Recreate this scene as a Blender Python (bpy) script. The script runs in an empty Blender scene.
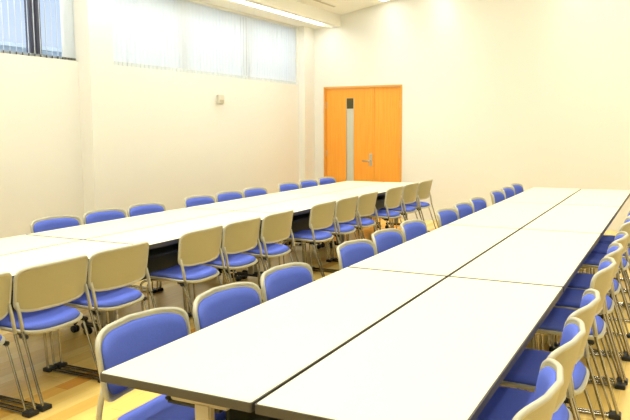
import bpy, math, random
from mathutils import Vector, Matrix
random.seed(4)
PI = math.pi
COL = bpy.context.scene.collection

# ------------------------------------------------------------------ helpers
def mat(name, rgb, rough=0.5, metal=0.0, spec=0.5, coat=0.0, bump=None, vary=0.0, vscale=8.0):
    m = bpy.data.materials.new(name); m.use_nodes = True
    nt = m.node_tree; b = nt.nodes['Principled BSDF']
    b.inputs['Base Color'].default_value = (*rgb, 1)
    b.inputs['Roughness'].default_value = rough
    b.inputs['Metallic'].default_value = metal
    b.inputs['Specular IOR Level'].default_value = spec
    b.inputs['Coat Weight'].default_value = coat
    tc = nt.nodes.new('ShaderNodeTexCoord')
    if vary > 0:
        n = nt.nodes.new('ShaderNodeTexNoise'); n.inputs['Scale'].default_value = vscale
        n.inputs['Detail'].default_value = 4
        nt.links.new(tc.outputs['Object'], n.inputs['Vector'])
        mx = nt.nodes.new('ShaderNodeMix'); mx.data_type = 'RGBA'
        mx.inputs[6].default_value = (*[c * (1 - vary) for c in rgb], 1)
        mx.inputs[7].default_value = (*[min(1, c * (1 + vary)) for c in rgb], 1)
        nt.links.new(n.outputs['Fac'], mx.inputs[0])
        nt.links.new(mx.outputs[2], b.inputs['Base Color'])
    if bump:
        n = nt.nodes.new('ShaderNodeTexNoise'); n.inputs['Scale'].default_value = bump[0]
        n.inputs['Detail'].default_value = 3
        nt.links.new(tc.outputs['Object'], n.inputs['Vector'])
        bp = nt.nodes.new('ShaderNodeBump'); bp.inputs['Strength'].default_value = bump[1]
        bp.inputs['Distance'].default_value = 0.002
        nt.links.new(n.outputs['Fac'], bp.inputs['Height'])
        nt.links.new(bp.outputs['Normal'], b.inputs['Normal'])
    return m

def emis(name, rgb, s):
    m = bpy.data.materials.new(name); m.use_nodes = True
    nt = m.node_tree; nt.nodes.clear()
    e = nt.nodes.new('ShaderNodeEmission'); e.inputs[0].default_value = (*rgb, 1); e.inputs[1].default_value = s
    o = nt.nodes.new('ShaderNodeOutputMaterial'); nt.links.new(e.outputs[0], o.inputs[0])
    return m

class MB:
    def __init__(s): s.v = []; s.f = []; s.sm = []
    def add(s, vs, fs, smooth=False):
        o = len(s.v); s.v += [tuple(v) for v in vs]
        s.f += [tuple(i + o for i in f) for f in fs]; s.sm += [smooth] * len(fs)
        return s
    def box(s, x0, x1, y0, y1, z0, z1):
        v = [(x, y, z) for x in (x0, x1) for y in (y0, y1) for z in (z0, z1)]
        return s.add(v, [(0, 1, 3, 2), (4, 6, 7, 5), (0, 4, 5, 1), (2, 3, 7, 6), (0, 2, 6, 4), (1, 5, 7, 3)])
    def prism(s, poly, z0, z1):
        n = len(poly)
        v = [(x, y, z0) for x, y in poly] + [(x, y, z1) for x, y in poly]
        f = [tuple(range(n - 1, -1, -1)), tuple(range(n, 2 * n))]
        f += [(i, (i + 1) % n, (i + 1) % n + n, i + n) for i in range(n)]
        return s.add(v, f)
    def tube(s, pts, r, n=10, closed=False, flat=None):
        pts = [Vector(p) for p in pts]; m = len(pts); rings = []
        up = None
        for i, p in enumerate(pts):
            if closed: t = (pts[(i + 1) % m] - pts[i - 1]).normalized()
            else: t = (pts[min(i + 1, m - 1)] - pts[max(i - 1, 0)]).normalized()
            if up is None:
                up = Vector((0, 1, 0)) if abs(t.y) < .9 else Vector((0, 0, 1))
            a = (up - t * up.dot(t)).normalized(); up = a; b = t.cross(a)
            ra, rb = flat if flat else (r, r)
            rings.append([p + a * ra * math.cos(2 * PI * k / n) + b * rb * math.sin(2 * PI * k / n) for k in range(n)])
        v = [q for R in rings for q in R]; f = []
        for i in range(m if closed else m - 1):
            j = (i + 1) % m
            for k in range(n):
                l = (k + 1) % n
                f.append((i * n + k, j * n + k, j * n + l, i * n + l))
        if not closed: f += [tuple(range(n - 1, -1, -1)), tuple((m - 1) * n + k for k in range(n))]
        return s.add(v, f, True)
    def build(s, name, m, parent=None, bevel=0.0, seg=2):
        me = bpy.data.meshes.new(name); me.from_pydata(s.v, [], s.f); me.materials.append(m)
        for p, sm in zip(me.polygons, s.sm): p.use_smooth = sm
        me.update()
        import bmesh
        bm = bmesh.new(); bm.from_mesh(me); bmesh.ops.recalc_face_normals(bm, faces=bm.faces)
        if bevel > 0:
            es = [e for e in bm.edges if len(e.link_faces) == 2 and e.calc_face_angle(0) > 0.6]
            bmesh.ops.bevel(bm, geom=es, offset=bevel, segments=seg, affect='EDGES', clamp_overlap=True)
        bm.to_mesh(me); bm.free()
        o = bpy.data.objects.new(name, me); COL.objects.link(o)
        if parent: o.parent = parent
        return o

def bend(pts, r, n=5):
    """round the corners of a polyline"""
    P = [Vector(p) for p in pts]; out = [P[0]]
    for i in range(1, len(P) - 1):
        a = (P[i - 1] - P[i]); b = (P[i + 1] - P[i])
        d = min(r, a.length * .49, b.length * .49)
        A = P[i] + a.normalized() * d; B = P[i] + b.normalized() * d
        for k in range(n + 1):
            t = k / n
            out.append(A * (1 - t) ** 2 + P[i] * 2 * t * (1 - t) + B * t * t)
    out.append(P[-1]); return out

def empty(name, loc, rz, label, cat, group=None):
    o = bpy.data.objects.new(name, None); COL.objects.link(o)
    o.empty_display_size = 0.1
    o.location = loc; o.rotation_euler = (0, 0, rz); o['label'] = label; o['category'] = cat
    if group: o['group'] = group
    return o
def struct(mb, name, m, bevel=0.0):
    o = mb.build(name, m, None, bevel); o['kind'] = 'structure'; return o
def dup(root, loc, rz, label, group):
    r = root.copy(); COL.objects.link(r); r.location = loc; r.rotation_euler = (0, 0, rz)
    r['label'] = label; r['group'] = group
    for ch in list(root.children):
        c = ch.copy(); COL.objects.link(c); c.parent = r
        for g in list(ch.children):
            d = g.copy(); COL.objects.link(d); d.parent = c
    return r

# ------------------------------------------------------------------ materials
M = {}
M['wall'] = mat('wall paint', (0.815, 0.825, 0.785), 0.75, bump=(120, .15))
M['ceiling'] = mat('ceiling paint', (0.86, 0.86, 0.79), 0.8, bump=(90, .15))
M['top'] = mat('cream laminate', (0.78, 0.77, 0.55), 0.38, spec=.35, vary=.012, vscale=40)
M['edge'] = mat('grey edge banding', (0.06, 0.057, 0.045), 0.5)
M['post'] = mat('beige grey painted steel', (0.40, 0.37, 0.27), 0.45)
M['black'] = mat('black plastic', (0.012, 0.014, 0.014), 0.5)
M['dark'] = mat('black green modesty board', (0.014, 0.022, 0.020), 0.55)
M['shell'] = mat('beige grey plastic shell', (0.40, 0.375, 0.215), 0.5, bump=(300, .2))
M['rim'] = mat('light grey plastic rim', (0.47, 0.47, 0.36), 0.45)
M['blue'] = mat('blue upholstery', (0.098, 0.155, 0.62), 0.8, spec=.25, bump=(500, .5), vary=.10, vscale=120)
M['chrome'] = mat('satin chromed tube', (0.36, 0.34, 0.27), 0.14, metal=1)
M['door'] = mat('door frame veneer', (0.80, 0.38, 0.065), 0.45)
M['metal'] = mat('brushed steel', (0.62, 0.60, 0.52), 0.3, metal=.9)
M['frame'] = mat('window aluminium', (0.16, 0.15, 0.19), 0.4, metal=.3)
M['white'] = mat('white rail', (0.75, 0.77, 0.74), 0.5)
M['clip'] = mat('grey blind weight', (0.10, 0.11, 0.10), 0.5)
M['facade'] = mat('pale facade', (0.72, 0.78, 0.82), 0.8, bump=(20, .3))
M['ledge'] = mat('grey facade ledge', (0.30, 0.36, 0.42), 0.8)
M['box'] = mat('thermostat plastic', (0.68, 0.66, 0.55), 0.5)
M['vent'] = mat('vent grille', (0.48, 0.45, 0.33), 0.5)
M['ground'] = mat('asphalt outside', (0.25, 0.25, 0.24), 0.9, bump=(30, .5))
LIGHT = 11.0
M['lamp2'] = emis('soffit fluorescent diffuser', (1.0, 0.95, 0.86), 18.0)
M['lamp'] = emis('fluorescent diffuser', (1.0, 0.95, 0.86), LIGHT)

# door veneer with faint vertical grain
def veneer():
    m = bpy.data.materials.new('orange wood veneer'); m.use_nodes = True
    nt = m.node_tree; b = nt.nodes['Principled BSDF']
    tc = nt.nodes.new('ShaderNodeTexCoord'); mp = nt.nodes.new('ShaderNodeMapping')
    mp.inputs['Scale'].default_value = (30, 30, 1.2)
    n = nt.nodes.new('ShaderNodeTexNoise'); n.inputs['Scale'].default_value = 1.5; n.inputs['Detail'].default_value = 6
    r = nt.nodes.new('ShaderNodeValToRGB')
    r.color_ramp.elements[0].position = .3; r.color_ramp.elements[0].color = (0.88, 0.35, 0.028, 1)
    r.color_ramp.elements[1].position = .7; r.color_ramp.elements[1].color = (0.93, 0.42, 0.045, 1)
    L = nt.links.new
    L(tc.outputs['Object'], mp.inputs[0]); L(mp.outputs[0], n.inputs['Vector']); L(n.outputs['Fac'], r.inputs[0])
    L(r.outputs[0], b.inputs['Base Color']); b.inputs['Roughness'].default_value = .45
    return m
M['veneer'] = veneer()

# plank floor, boards running along the rows of tables
def planks():
    m = bpy.data.materials.new('light maple plank floor'); m.use_nodes = True
    nt = m.node_tree; b = nt.nodes['Principled BSDF']; L = nt.links.new
    def N(t): return nt.nodes.new(t)
    def math_(op, a, c=None):
        k = N('ShaderNodeMath'); k.operation = op
        for i, q in enumerate((a, c)):
            if q is None: continue
            if isinstance(q, (int, float)): k.inputs[i].default_value = q
            else: L(q, k.inputs[i])
        return k.outputs[0]
    tc = N('ShaderNodeTexCoord'); sp = N('ShaderNodeSeparateXYZ'); L(tc.outputs['Object'], sp.inputs[0])
    xr = math_('DIVIDE', sp.outputs[0], .11); row = math_('FLOOR', xr)
    w1 = N('ShaderNodeTexWhiteNoise'); w1.noise_dimensions = '1D'; L(row, w1.inputs['W'])
    yr = math_('ADD', math_('DIVIDE', sp.outputs[1], 1.7), math_('MULTIPLY', w1.outputs['Value'], 7.3))
    seg = math_('FLOOR', yr)
    cb = N('ShaderNodeCombineXYZ'); L(row, cb.inputs[0]); L(seg, cb.inputs[1])
    w2 = N('ShaderNodeTexWhiteNoise'); w2.noise_dimensions = '2D'; L(cb.outputs[0], w2.inputs['Vector'])
    r = N('ShaderNodeValToRGB'); r.color_ramp.interpolation = 'CONSTANT'
    E = r.color_ramp.elements
    E[0].position = 0; E[0].color = (0.82, 0.59, 0.17, 1)
    E[1].position = .3; E[1].color = (0.88, 0.66, 0.20, 1)
    for p, c in ((.6, (0.78, 0.52, 0.13, 1)), (.74, (0.83, 0.62, 0.20, 1)), (.84, (0.64, 0.31, 0.05, 1)), (.92, (0.72, 0.43, 0.09, 1))):
        e = E.new(p); e.color = c
    L(w2.outputs['Value'], r.inputs[0])
    mp = N('ShaderNodeMapping'); mp.inputs['Scale'].default_value = (40, 2.2, 1); L(tc.outputs['Object'], mp.inputs[0])
    ns = N('ShaderNodeTexNoise'); ns.inputs['Scale'].default_value = 1; ns.inputs['Detail'].default_value = 5
    L(mp.outputs[0], ns.inputs['Vector'])
    fx = math_('FRACT', xr); seam = math_('LESS_THAN', fx, .025)
    fy = math_('FRACT', yr); seam2 = math_('LESS_THAN', fy, .003)
    sm = math_('MAXIMUM', seam, seam2)
    val = math_('SUBTRACT', math_('ADD', math_('MULTIPLY', ns.outputs['Fac'], .3), .87), math_('MULTIPLY', sm, .22))
    mx = N('ShaderNodeVectorMath'); mx.operation = 'SCALE'; L(r.outputs[0], mx.inputs[0]); L(val, mx.inputs['Scale'])
    L(mx.outputs[0], b.inputs['Base Color'])
    b.inputs['Roughness'].default_value = .24; b.inputs['Coat Weight'].default_value = .25
    b.inputs['Coat Roughness'].default_value = .12
    return m
M['floor'] = planks()

def slat_mat():
    m = bpy.data.materials.new('white blind fabric'); m.use_nodes = True
    nt = m.node_tree; nt.nodes.clear(); L = nt.links.new
    d = nt.nodes.new('ShaderNodeBsdfDiffuse'); d.inputs[0].default_value = (.84, .90, .95, 1)
    t = nt.nodes.new('ShaderNodeBsdfTranslucent'); t.inputs[0].default_value = (.86, .92, .96, 1)
    mx = nt.nodes.new('ShaderNodeMixShader'); mx.inputs[0].default_value = .40
    o = nt.nodes.new('ShaderNodeOutputMaterial')
    L(d.outputs[0], mx.inputs[1]); L(t.outputs[0], mx.inputs[2]); L(mx.outputs[0], o.inputs[0])
    return m
M['slat'] = slat_mat()

def pane_mat():
    m = bpy.data.materials.new('window glass'); m.use_nodes = True
    nt = m.node_tree; nt.nodes.clear(); L = nt.links.new
    t = nt.nodes.new('ShaderNodeBsdfTransparent'); t.inputs[0].default_value = (.95, .97, .98, 1)
    g = nt.nodes.new('ShaderNodeBsdfGlossy'); g.inputs['Roughness'].default_value = .02
    fr = nt.nodes.new('ShaderNodeLayerWeight'); fr.inputs[0].default_value = .12
    mx = nt.nodes.new('ShaderNodeMixShader'); o = nt.nodes.new('ShaderNodeOutputMaterial')
    L(fr.outputs['Facing'], mx.inputs[0]); L(t.outputs[0], mx.inputs[1]); L(g.outputs[0], mx.inputs[2]); L(mx.outputs[0], o.inputs[0])
    return m
M['glass'] = pane_mat()
M['frost'] = mat('frosted door glass', (0.60, 0.63, 0.56), 0.25)
M['darkglass'] = mat('dark door glass', (0.075, 0.070, 0.02), 0.15)

# ------------------------------------------------------------------ setting
XW, XR, YB, YF = -4.814, 2.9, -3.2, 9.648
ZS, ZT = 2.29, 3.294            # window sill, soffit underside
XS = -4.18                      # soffit fascia
ZC, SL = 3.49, 0.19             # ceiling height at the fascia and its slope
zc = lambda x: ZC + SL * (x - XS)
T = .16
struct(MB().box(XW - T, XR + .2, YB - .2, YF + .2, -.1, 0), 'floor', M['floor'])
wl = MB()
wl.box(XW - T, XW, YB, YF, 0, ZS); wl.box(XW - T, XW, YB, YF, ZT, 3.75)
wl.box(XW - T, XW, 4.13, 4.56, ZS, ZT); wl.box(XW - T, XW, 9.24, YF, ZS, ZT); wl.box(XW - T, XW, YB, -1.0, ZS, ZT)
struct(wl, 'wall_left', M['wall'])
for i, (y0, y1, nm) in enumerate(((4.126, 4.491, 'trim_1'), (9.27, YF, 'trim_2'))):
    struct(MB().box(XW, -4.637 if i == 0 else -4.70, y0, y1, 0, ZT), nm, M['wall'])
D0, D1, DH = -4.515, -3.045, 2.272      # door opening
wf = MB()
wf.box(XW - T, D0, YF, YF + .2, 0, 5.1); wf.box(D1, XR + .2, YF, YF + .2, 0, 5.1); wf.box(D0, D1, YF, YF + .2, DH, 5.1)
struct(wf, 'wall_far', M['wall'])
struct(MB().box(XR, XR + .2, YB, YF, 0, 5.1), 'wall_right', M['wall'])
struct(MB().box(XW - T, XR + .2, YB - .2, YB, 0, 5.1), 'wall_back', M['wall'])
c = MB()
x0, x1 = XS, XR + .2
c.add([(x, y, zc(x) + d) for x in (x0, x1) for y in (YB, YF) for d in (0, .15)],
      [(0, 1, 3, 2), (4, 6, 7, 5), (0, 4, 5, 1), (2, 3, 7, 6), (0, 2, 6, 4), (1, 5, 7, 3)])
struct(c, 'ceiling', M['ceiling'])
# dropped soffit along the window wall with a slot for the linear light
s = MB()
SA, SB = -4.43, -4.29
s.box(XW, SA, YB, YF, ZT, ZT + .05); s.box(SB, XS, YB, YF, ZT, ZC + .15)
s.box(XW, SB, YB, YF, ZT + .06, ZC + .15); s.box(SA, SB, 9.56, YF, ZT, ZT + .06)
struct(s, 'trim_3', M['ceiling'])
# low-lying door and window structure
def window(name, y0, y1, muls):
    r = bpy.data.objects.new(name, None); COL.objects.link(r); r['kind'] = 'structure'
    r.location = (XW - .115, (y0 + y1) / 2, ZS)
    f = MB(); h = ZT - ZS; a, b_ = y0 - (y0 + y1) / 2, y1 - (y0 + y1) / 2
    f.box(-.04, .04, a, b_, 0, .05); f.box(-.04, .04, a, b_, h - .05, h)
    f.box(-.04, .04, a, a + .05, .05, h - .05); f.box(-.04, .04, b_ - .05, b_, .05, h - .05)
    f.build('window_frame', M['white'], r, .004)
    mm = MB()
    for y in muls:
        y -= (y0 + y1) / 2
        mm.box(-.035, .035, y - .08, y - .012, .05, h - .05); mm.box(-.05, .02, y + .012, y + .08, .05, h - .05)
    mm.build('mullion', M['frame'], r, .004)
    MB().box(-.004, .004, a + .05, b_ - .05, .05, h - .05).build('pane', M['glass'], r)
    MB().box(-.08, .112, a, b_, -.0, .012).build('window_sill', M['white'], r)
    return r
window('window_1', -1.0, 4.13, (.2, 1.9, 3.64))
window('window_2', 4.56, 9.24, (6.1, 7.7))

def blind(y0, y1, ang, label, step=.082, wd=.089, stack=None, zb=0.0):
    r = empty('vertical_blind', (XW - .036, (y0 + y1) / 2, ZS), 0, label, 'blind', None)
    cy = (y0 + y1) / 2; h = ZT - ZS
    sm_, cm = MB(), MB(); ZH = .04 if ang < -30 else .06
    ys = []
    y = y0
    while y < y1: ys.append((y, ang)); y += step
    if stack:
        y = stack[0]
        while y < stack[1]: ys.append((y, stack[2])); y += .042
    for i, (y, a) in enumerate(ys):
        a = math.radians(a + random.uniform(-1, 1)); dx, dy = math.sin(a) * wd / 2, math.cos(a) * wd / 2
        nx, ny = math.cos(a) * .006, -math.sin(a) * .006
        # slightly cupped slat
        q = [(-dx, y - cy - dy), (nx, y - cy + ny), (dx, y - cy + dy)]
        t = [(px + math.cos(a) * .0012, py - math.sin(a) * .0012) for px, py in reversed(q)]
        poly = q + t
        sm_.prism(poly, ZH, h - .04)
        e = .005
        cm.prism([(-dx - nx * .7, y - cy - dy - ny * .7), (dx - nx * .7, y - cy + dy - ny * .7),
                  (dx + nx * 1.2, y - cy + dy + ny * 1.2), (-dx + nx * 1.2, y - cy - dy + ny * 1.2)], .014, ZH)
    sm_.build('slats', M['slat'], r)
    cm.build('slat_weights', M['clip'] if ang < -30 else M['hem'], r)
    MB().box(-.025, .03, y0 - cy - .03, (stack[1] if stack else y1) - cy + .0, h - .04, h - .001).build('headrail', M['white'], r)
    return r
M['hem'] = mat('pale grey blind hem', (0.62, 0.69, 0.71), 0.6)
blind(-.9, 3.95, -50, 'open vertical blind over the left window, blue sky showing between its slats',
      step=.077, stack=(3.97, 4.12, -10))
blind(4.60, 9.20, -6, 'closed white vertical blind covering the long high window near the door', step=.079)

# door
d = bpy.data.objects.new('door_1', None); COL.objects.link(d); d['kind'] = 'structure'
d.location = (D0, YF, 0); W = D1 - D0
fr = MB(); fr.box(0, .035, -.015, .12, 0, DH); fr.box(W - .035, W, -.015, .12, 0, DH); fr.box(.035, W - .035, -.015, .12, DH - .035, DH)
fr.build('door_frame', M['door'], d, .003)
SPL = .955                       # where the two leaves meet
g0, g1 = .435, .565              # glazed slot
lf = MB()
lf.box(.04, g0, .02, .06, .008, DH - .04); lf.box(g1, SPL - .003, .02, .06, .008, DH - .04)
lf.box(g0, g1, .02, .06, .008, .14); lf.box(g0, g1, .02, .06, 2.065, DH - .04)
l1 = lf.build('wide_leaf', M['veneer'], d)
l2 = MB().box(SPL + .003, W - .04, .02, .06, .008, DH - .04).build('narrow_leaf', M['veneer'], d)
MB().box(g0, g1, .032, .045, .14, 1.87).build('frosted_glass', M['frost'], l1)
MB().box(g0, g1, .032, .045, 1.885, 2.065).build('dark_glass', M['darkglass'], l1)
MB().box(g0, g1, .018, .06, 1.87, 1.885).box(g0 - .008, g0, .018, .03, .14, 2.065).box(g1, g1 + .008, .018, .03, .14, 2.065).build('glass_bead', M['metal'], l1)
hd = MB(); hd.box(SPL - .085, SPL - .035, .012, .02, .89, 1.11)
hd.tube([(SPL - .06, .02, 0.98), (SPL - .06, -.04, 0.98)], .011)
hd.tube(bend([(SPL - .06, -.04, .985), (SPL - .06, -.042, 0.98), (SPL - .19, -.042, 0.98)], .01), .011)
hd.tube([(SPL - .06, .02, 1.07), (SPL - .06, 0, 1.07)], .016)
hd.build('door_handle', M['metal'], l1)
for x, par in ((.037, l1), (W - .037, l2)):
    for z in (.35, 1.1, 1.95):
        MB().tube([(x, .012, z - .06), (x, .012, z + .06)], .009).build('hinge', M['metal'], par)

# outside the window
struct(MB().box(-40, XW - T, -40, 40, -.15, -.05), 'ground', M['ground'])
nb = empty('building', (-8.2, 3, -.05), 0, 'pale neighbouring building with grey horizontal ledges outside the left window', 'building')
MB().box(-1.2, 0, -11, 9, 0, 2.88).build('facade', M['facade'], nb)
lg = MB()
for z in (2.60, 2.76): lg.box(0, .06, -11, 9, z, z + .035)
lg.build('ledge', M['ledge'], nb)
MB().box(-1.25, .09, -11.05, 9.05, 2.88, 2.94).build('roof_edge', M['white'], nb)

# ------------------------------------------------------------------ lights
POWER = 52
def linear(x, w, y0, y1, label, loc_z, ang):
    r = empty('ceiling_light', (x, (y0 + y1) / 2, loc_z), 0, label, 'ceiling light')
    r.rotation_euler = (0, -ang, 0)
    hl = (y1 - y0) / 2
    MB().box(-w / 2, w / 2, -hl, hl, -.012, -.004).build('diffuser', M['lamp'], r)
    f = MB(); f.box(-w / 2 - .02, -w / 2, -hl - .02, hl + .02, -.016, -.001); f.box(w / 2, w / 2 + .02, -hl - .02, hl + .02, -.016, -.001)
    f.box(-w / 2, w / 2, -hl - .02, -hl, -.016, -.001); f.box(-w / 2, w / 2, hl, hl + .02, -.016, -.001)
    f.build('housing', M['white'], r)
    la = bpy.data.lights.new('louvre_beam', 'AREA'); la.shape = 'RECTANGLE'; la.size = w - .02; la.size_y = y1 - y0 - .05
    la.energy = POWER; la.spread = math.radians(80); la.color = (1.0, 0.95, 0.86)
    lo = bpy.data.objects.new('louvre_beam', la); COL.objects.link(lo); lo.parent = r; lo.location = (0, 0, -.018)
    return r
A = math.atan(SL)
nm = ['long recessed strip light in the sloping ceiling nearest the soffit, ending above the door',
      'recessed strip light in the sloping ceiling, second from the soffit, over the left aisle',
      'recessed strip light in the sloping ceiling above the right table row',
      'recessed strip light in the sloping ceiling just right of the right table row',
      'recessed strip light high in the ceiling nearest the right wall']
for x, n_ in zip((-3.28, -2.42, -.45, .50, 2.2), nm):
    linear(x, .15, -2.6, 9.52, n_, zc(x), A)
sl = empty('soffit_light', ((SA + SB) / 2, 3.2, ZT + .055), 0, 'long white strip light set in the underside of the soffit above the blinds', 'ceiling light')
MB().box(-.065, .065, -6.3, 6.15, -.035, 0).build('diffuser', M['lamp2'], sl)

vt = empty('ceiling_vent', (-3.985, 8.6, zc(-3.985)), 0, 'thin slot air vent in the sloping ceiling beside the soffit', 'vent')
vt.rotation_euler = (0, -A, 0)
MB().box(-.035, .035, -.40, .40, -.008, -.001).build('vent_frame', M['wall'], vt)
MB().box(-.018, .018, -.38, .38, -.011, -.008).build('grille', M['vent'], vt)

tb = empty('wall_sensor_box', (XW, 6.83, 1.91), 0, 'small pale grey box mounted on the wall under the closed blind', 'sensor')
MB().box(0, .045, -.075, .075, 0, .125).build('casing', M['box'], tb, .008)
MB().box(.045, .049, -.05, .05, .015, .055).build('grille', M['vent'], tb)

# ------------------------------------------------------------------ chair
def se(a, b, n, k, N):
    t = 2 * PI * k / N; cs, sn = math.cos(t), math.sin(t)
    return a * math.copysign(abs(cs) ** (2 / n), cs), b * math.copysign(abs(sn) ** (2 / n), sn)
def slab(a, b, n, prof, deform, N=44):
    """solid with a rounded-rectangle outline; prof = (inset, height) rings from back to front"""
    mb = MB(); rings = []
    i0, h0 = prof[0]; i1, h1 = prof[-1]
    full = [(f, i0, h0) for f in (.25, .5, .75, .9)] + [(1, i, h) for i, h in prof] + [(f, i1, h1) for f in (.9, .75, .5, .25)]
    for f, i, h in full:
        rings.append([deform(*[q * f for q in se(a - i, b - i, n, k, N)], h) for k in range(N)])
    v = [q for R in rings for q in R]; m = len(rings); fs = []
    for r_ in range(m - 1):
        for k in range(N):
            l = (k + 1) % N; fs.append((r_ * N + k, r_ * N + l, (r_ + 1) * N + l, (r_ + 1) * N + k))
    v.append(deform(0, 0, h0)); v.append(deform(0, 0, h1))
    for k in range(N):
        l = (k + 1) % N; fs.append((len(v) - 2, l, k)); fs.append((len(v) - 1, (m - 1) * N + k, (m - 1) * N + l))
    return mb.add(v, fs, True)
BH, BZ = .128, .664
def backmap(y, z, h):          # y lateral, z up from centre, h forward
    t = (z + BH) / (2 * BH)
    w = 1 - .03 * (1 - t)      # narrower at the bottom
    yy = y * w
    x = -.205 - .065 * t + .085 * (abs(yy) / .275) ** 2.2 * (.7 + .3 * t)
    return (x + h, yy, BZ + z + .012 * (1 - (y / .275) ** 2) * (1 if z > 0 else -.6) * abs(z) / BH)
def seatmap(x, y, h):
    w = 1 - .05 * max(0, -x / .235)
    z = .425 + .015 * (y / .25) ** 2 - .05 * max(0, (x - .13) / .11) ** 2 * .6 - .012 * max(0, -x / .23)
    return (x + .0, y * w, z + h)
def make_chair(label, group):
    t = empty('stacking_chair', (0, 0, 0), 0, label, 'chair', group)
    s_ = slab(.235, .25, 4, [(.012, -.022), (.002, -.016), (0, -.006), (.006, 0)], seatmap).build('seat_shell', M['rim'], t)
    slab(.217, .232, 4, [(.0, .0), (-.004, .008), (.004, .020), (.03, .029)], seatmap).build('seat_pad', M['blue'], t)
    b_ = slab(.278, BH, 7, [(.014, -.004), (.004, -.002), (0, .004), (.004, .010)], backmap).build('backrest', M['shell'], t)
    ring = [backmap(*se(.272, BH - .006, 7, k, 64), .002) for k in range(64)]
    MB().tube(ring, .012, 8, closed=True, flat=(.010, .011)).build('backrest_rim', M['rim'], b_)
    slab(.255, BH - .020, 5.5, [(.0, .008), (-.003, .014), (.003, .024), (.03, .030)], backmap).build('back_pad', M['blue'], t)
    for sgn in (-1, 1):
        y = sgn * .262
        # outer loop: upright, rear leg, floor runner, front leg
        p = bend([(-.180, y, .56), (-.20, y, .44), (-.335, y, .011), (.19, y, .011), (.215, y, .38), (.19, y - sgn * .05, .398), (.05, y - sgn * .09, .402)], .035)
        MB().tube(p, .0085, 8).build('sled_leg', M['chrome'], t)
        y2 = y - sgn * .033
        p = bend([(-.10, y2 - sgn * .02, .402), (-.165, y2, .395), (-.300, y2, .011), (.155, y2, .011), (.178, y2, .36), (.15, y2 - sgn * .02, .402)], .035)
        MB().tube(p, .0075, 8).build('inner_sled_leg', M['chrome'], t)
        MB().tube(bend([(-.165, y * 1.0, .60), (-.185, y * 1.0, .54), (-.203, y, .44)], .03), .013, 8, flat=(.009, .013)).build('back_bracket', M['rim'], t)
        MB().box(-.345, -.285, y2 - .022 * 1 - (0 if sgn > 0 else .03), y2 + .022 + (.03 if sgn > 0 else 0), .0, .026).build('glide', M['black'], t, .004)
        MB().box(.12, .18, y2 - .022 - (0 if sgn > 0 else .03), y2 + .022 + (.03 if sgn > 0 else 0), .0, .026).build('glide', M['black'], t, .004)
        MB().box(-.195, -.135, y - sgn * .04 - .012, y - sgn * .04 + .012, .382, .405).build('link_bracket', M['black'], t, .005)
    MB().tube([(-.13, -.215, .392), (-.13, .215, .392)], .011, 8).build('cross_bar', M['chrome'], t)
    return t
NUM = ['first', 'second', 'third', 'fourth', 'fifth', 'sixth', 'seventh', 'eighth', 'ninth', 'tenth', 'eleventh', 'twelfth']
sides = [
 ('left', -3.71, [2.61, 3.20, 3.78, 4.68, 5.28, 5.86, 6.74, 7.34, 7.94], 0,
  'blue padded chair, wall side of left table row, %s from the camera end', 'chairs on the wall side of the left table row'),
 ('leftn', -2.03, [.60, 1.17, 1.74, 2.64, 3.22, 3.82, 4.76, 5.35, 5.94, 6.83, 7.46, 8.08], PI,
  'chair with back to us, aisle side of left row, %s from camera end', 'chairs on the aisle side of the left table row'),
 ('rightl', -.825, [.39, .955, 1.53, 2.46, 3.04, 3.63, 4.56, 5.14, 5.72, 6.65, 7.225, 7.80], 0,
  'blue padded chair, aisle side of right table row, %s from the camera end', 'chairs on the aisle side of the right table row'),
 ('rightr', .835, [.385, .965, 1.545, 2.46, 3.04, 3.61, 4.55, 5.13, 5.71], PI,
  'beige backed chair, far right side of right row, %s from the camera end', 'chairs on the right side of the right table row'),
]
chair0 = None
for key, X, ys, rz, lab, grp in sides:
    for i, y in enumerate(ys):
        off = .27 * (-1 if False else 1)
        cx = X + .268 if rz == 0 else X - .268
        if key == 'rightl' and i == 0: cx -= .025
        l = lab % NUM[i]
        a = rz + math.radians(random.uniform(-.8, .8))
        if chair0 is None:
            chair0 = make_chair(l, grp); chair0.location = (cx, y, 0); chair0.rotation_euler = (0, 0, a)
        else: dup(chair0, (cx, y, 0), a, l, grp)

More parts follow.
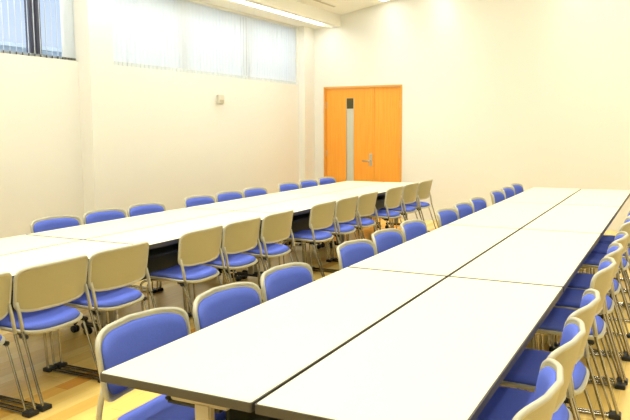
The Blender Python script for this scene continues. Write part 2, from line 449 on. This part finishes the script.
# ------------------------------------------------------------------ table: 2.1 x 0.632, outer long side towards -x
TW, TL, TZ = .632, 2.1, .72
def rrect(x0, x1, y0, y1, r, n=5):
    o = []
    for cx, cy, a0 in ((x1 - r, y1 - r, 0), (x0 + r, y1 - r, 90), (x0 + r, y0 + r, 180), (x1 - r, y0 + r, 270)):
        for k in range(n + 1):
            a = math.radians(a0 + 90 * k / n); o.append((cx + r * math.cos(a), cy + r * math.sin(a)))
    return o
def make_table(label, group):
    t = empty('meeting_table', (0, 0, 0), 0, label, 'table', group)
    g = .0045; hx, hy = TW / 2 - g, TL / 2 - .0075
    MB().prism(rrect(-hx + .006, hx - .006, -hy + .006, hy - .006, .007), TZ - .027, TZ).build('tabletop', M['top'], t)
    eb = MB(); O = rrect(-hx, hx, -hy, hy, .010); I = rrect(-hx + .006, hx - .006, -hy + .006, hy - .006, .007); n = len(O)
    v = [(x, y, z) for P in (O, I) for z in (TZ - .031, TZ - .0015) for x, y in P]
    f = []
    for i in range(n):
        j = (i + 1) % n
        f += [(i, j, n + j, n + i), (2 * n + j, 2 * n + i, 3 * n + i, 3 * n + j), (n + i, n + j, 3 * n + j, 3 * n + i), (j, i, 2 * n + i, 2 * n + j)]
    eb.add(v, f); eb.build('edge_band', M['edge'], t)
    px = .10
    for sg in (-1, 1):
        y = sg * (hy - .048)
        MB().box(px - .032, px + .032, y - .016, y + .016, .085, TZ - .05).build('leg', M['post'], t, .006)
        MB().box(px - .13, px + .10, y - .016, y + .016, TZ - .06, TZ - .031).build('top_bracket', M['post'], t, .006)
        ft = MB().box(-.27, .27, y - .018, y + .018, .065, .095).build('foot', M['black'], t, .008)
        for cx in (-.25, .25):
            cs = MB()
            for q in (-.014, .014):
                cs.tube([(cx, y + q - .007, .028), (cx, y + q + .007, .028)], .028, 14)
            cs.tube([(cx, y, .04), (cx, y, .07)], .009, 8)
            cs.build('caster', M['black'], ft)
    MB().box(px - .02, px + .02, -hy + .15, hy - .15, TZ - .075, TZ - .045).build('beam', M['dark'], t, .004)
    MB().box(px + .045, px + .06, -hy + .10, hy - .10, .33, TZ - .04).build('modesty_panel', M['dark'], t, .003)
    sh = MB(); sh.box(-.16, px - .035, -hy + .18, hy - .18, .575, .585); sh.tube([(-.165, -hy + .18, .59), (-.165, hy - .18, .59)], .007, 8)
    sh.build('shelf', M['dark'], t)
    return t
t0 = None
pos = ['nearest the camera', 'second from the camera', 'third from the camera', 'farthest from the camera']
for row, cx, ystart in (('left', -2.897, .088), ('right', -.013, -.01)):
    for side, sx, rz in (('left', -1, 0), ('right', 1, PI)):
        for k in range(4):
            y = ystart + TL * (k + .5)
            l = 'cream topped table in the %s line of the %s table row, %s' % (side, row, pos[k])
            grp = 'tables of the %s row' % row
            if t0 is None:
                t0 = make_table(l, grp); t0.location = (cx + sx * TW / 2, y, 0); t0.rotation_euler = (0, 0, rz)
            else: dup(t0, (cx + sx * TW / 2, y, 0), rz, l, grp)

# ------------------------------------------------------------------ sky
w = bpy.data.worlds.new('sky'); bpy.context.scene.world = w; w.use_nodes = True
nt = w.node_tree; bg = nt.nodes['Background']
tc = nt.nodes.new('ShaderNodeTexCoord'); n = nt.nodes.new('ShaderNodeTexNoise'); n.inputs['Scale'].default_value = 2.5
r = nt.nodes.new('ShaderNodeValToRGB')
r.color_ramp.elements[0].position = .35; r.color_ramp.elements[0].color = (0.60, 0.74, 0.98, 1)
r.color_ramp.elements[1].position = .7; r.color_ramp.elements[1].color = (0.76, 0.85, 1.0, 1)
nt.links.new(tc.outputs['Generated'], n.inputs['Vector']); nt.links.new(n.outputs['Fac'], r.inputs[0]); nt.links.new(r.outputs[0], bg.inputs[0])
# overcast sky: several times brighter overhead than low down
sp = nt.nodes.new('ShaderNodeSeparateXYZ'); nt.links.new(tc.outputs['Generated'], sp.inputs[0])
mr = nt.nodes.new('ShaderNodeMapRange'); mr.inputs['From Min'].default_value = .35; mr.inputs['From Max'].default_value = .9
mr.inputs['To Min'].default_value = 1.25; mr.inputs['To Max'].default_value = 6.0
nt.links.new(sp.outputs[2], mr.inputs['Value']); nt.links.new(mr.outputs[0], bg.inputs[1])

# ------------------------------------------------------------------ camera
yaw, pitch, roll, f = .4704, .1158, -.0046, 709.85
fw = Vector((-math.sin(yaw) * math.cos(pitch), math.cos(yaw) * math.cos(pitch), -math.sin(pitch)))
r0 = Vector((math.cos(yaw), math.sin(yaw), 0)); u0 = r0.cross(fw)
rr = r0 * math.cos(roll) + u0 * math.sin(roll); uu = -r0 * math.sin(roll) + u0 * math.cos(roll)
cam = bpy.data.cameras.new('camera'); co = bpy.data.objects.new('camera', cam); COL.objects.link(co)
cam.sensor_width = 36; cam.sensor_fit = 'HORIZONTAL'; cam.lens = f / 630 * 36; cam.clip_start = .05; cam.clip_end = 200
mw = Matrix((( rr.x, uu.x, -fw.x, 1.1123), (rr.y, uu.y, -fw.y, -1.786), (rr.z, uu.z, -fw.z, .8429 + .72), (0, 0, 0, 1)))
co.matrix_world = mw
S = bpy.context.scene; S.camera = co
S.view_settings.view_transform = 'Standard'; S.view_settings.look = 'None'; S.view_settings.gamma = 1
S.view_settings.use_curve_mapping = False
S.view_settings.exposure = -0.17
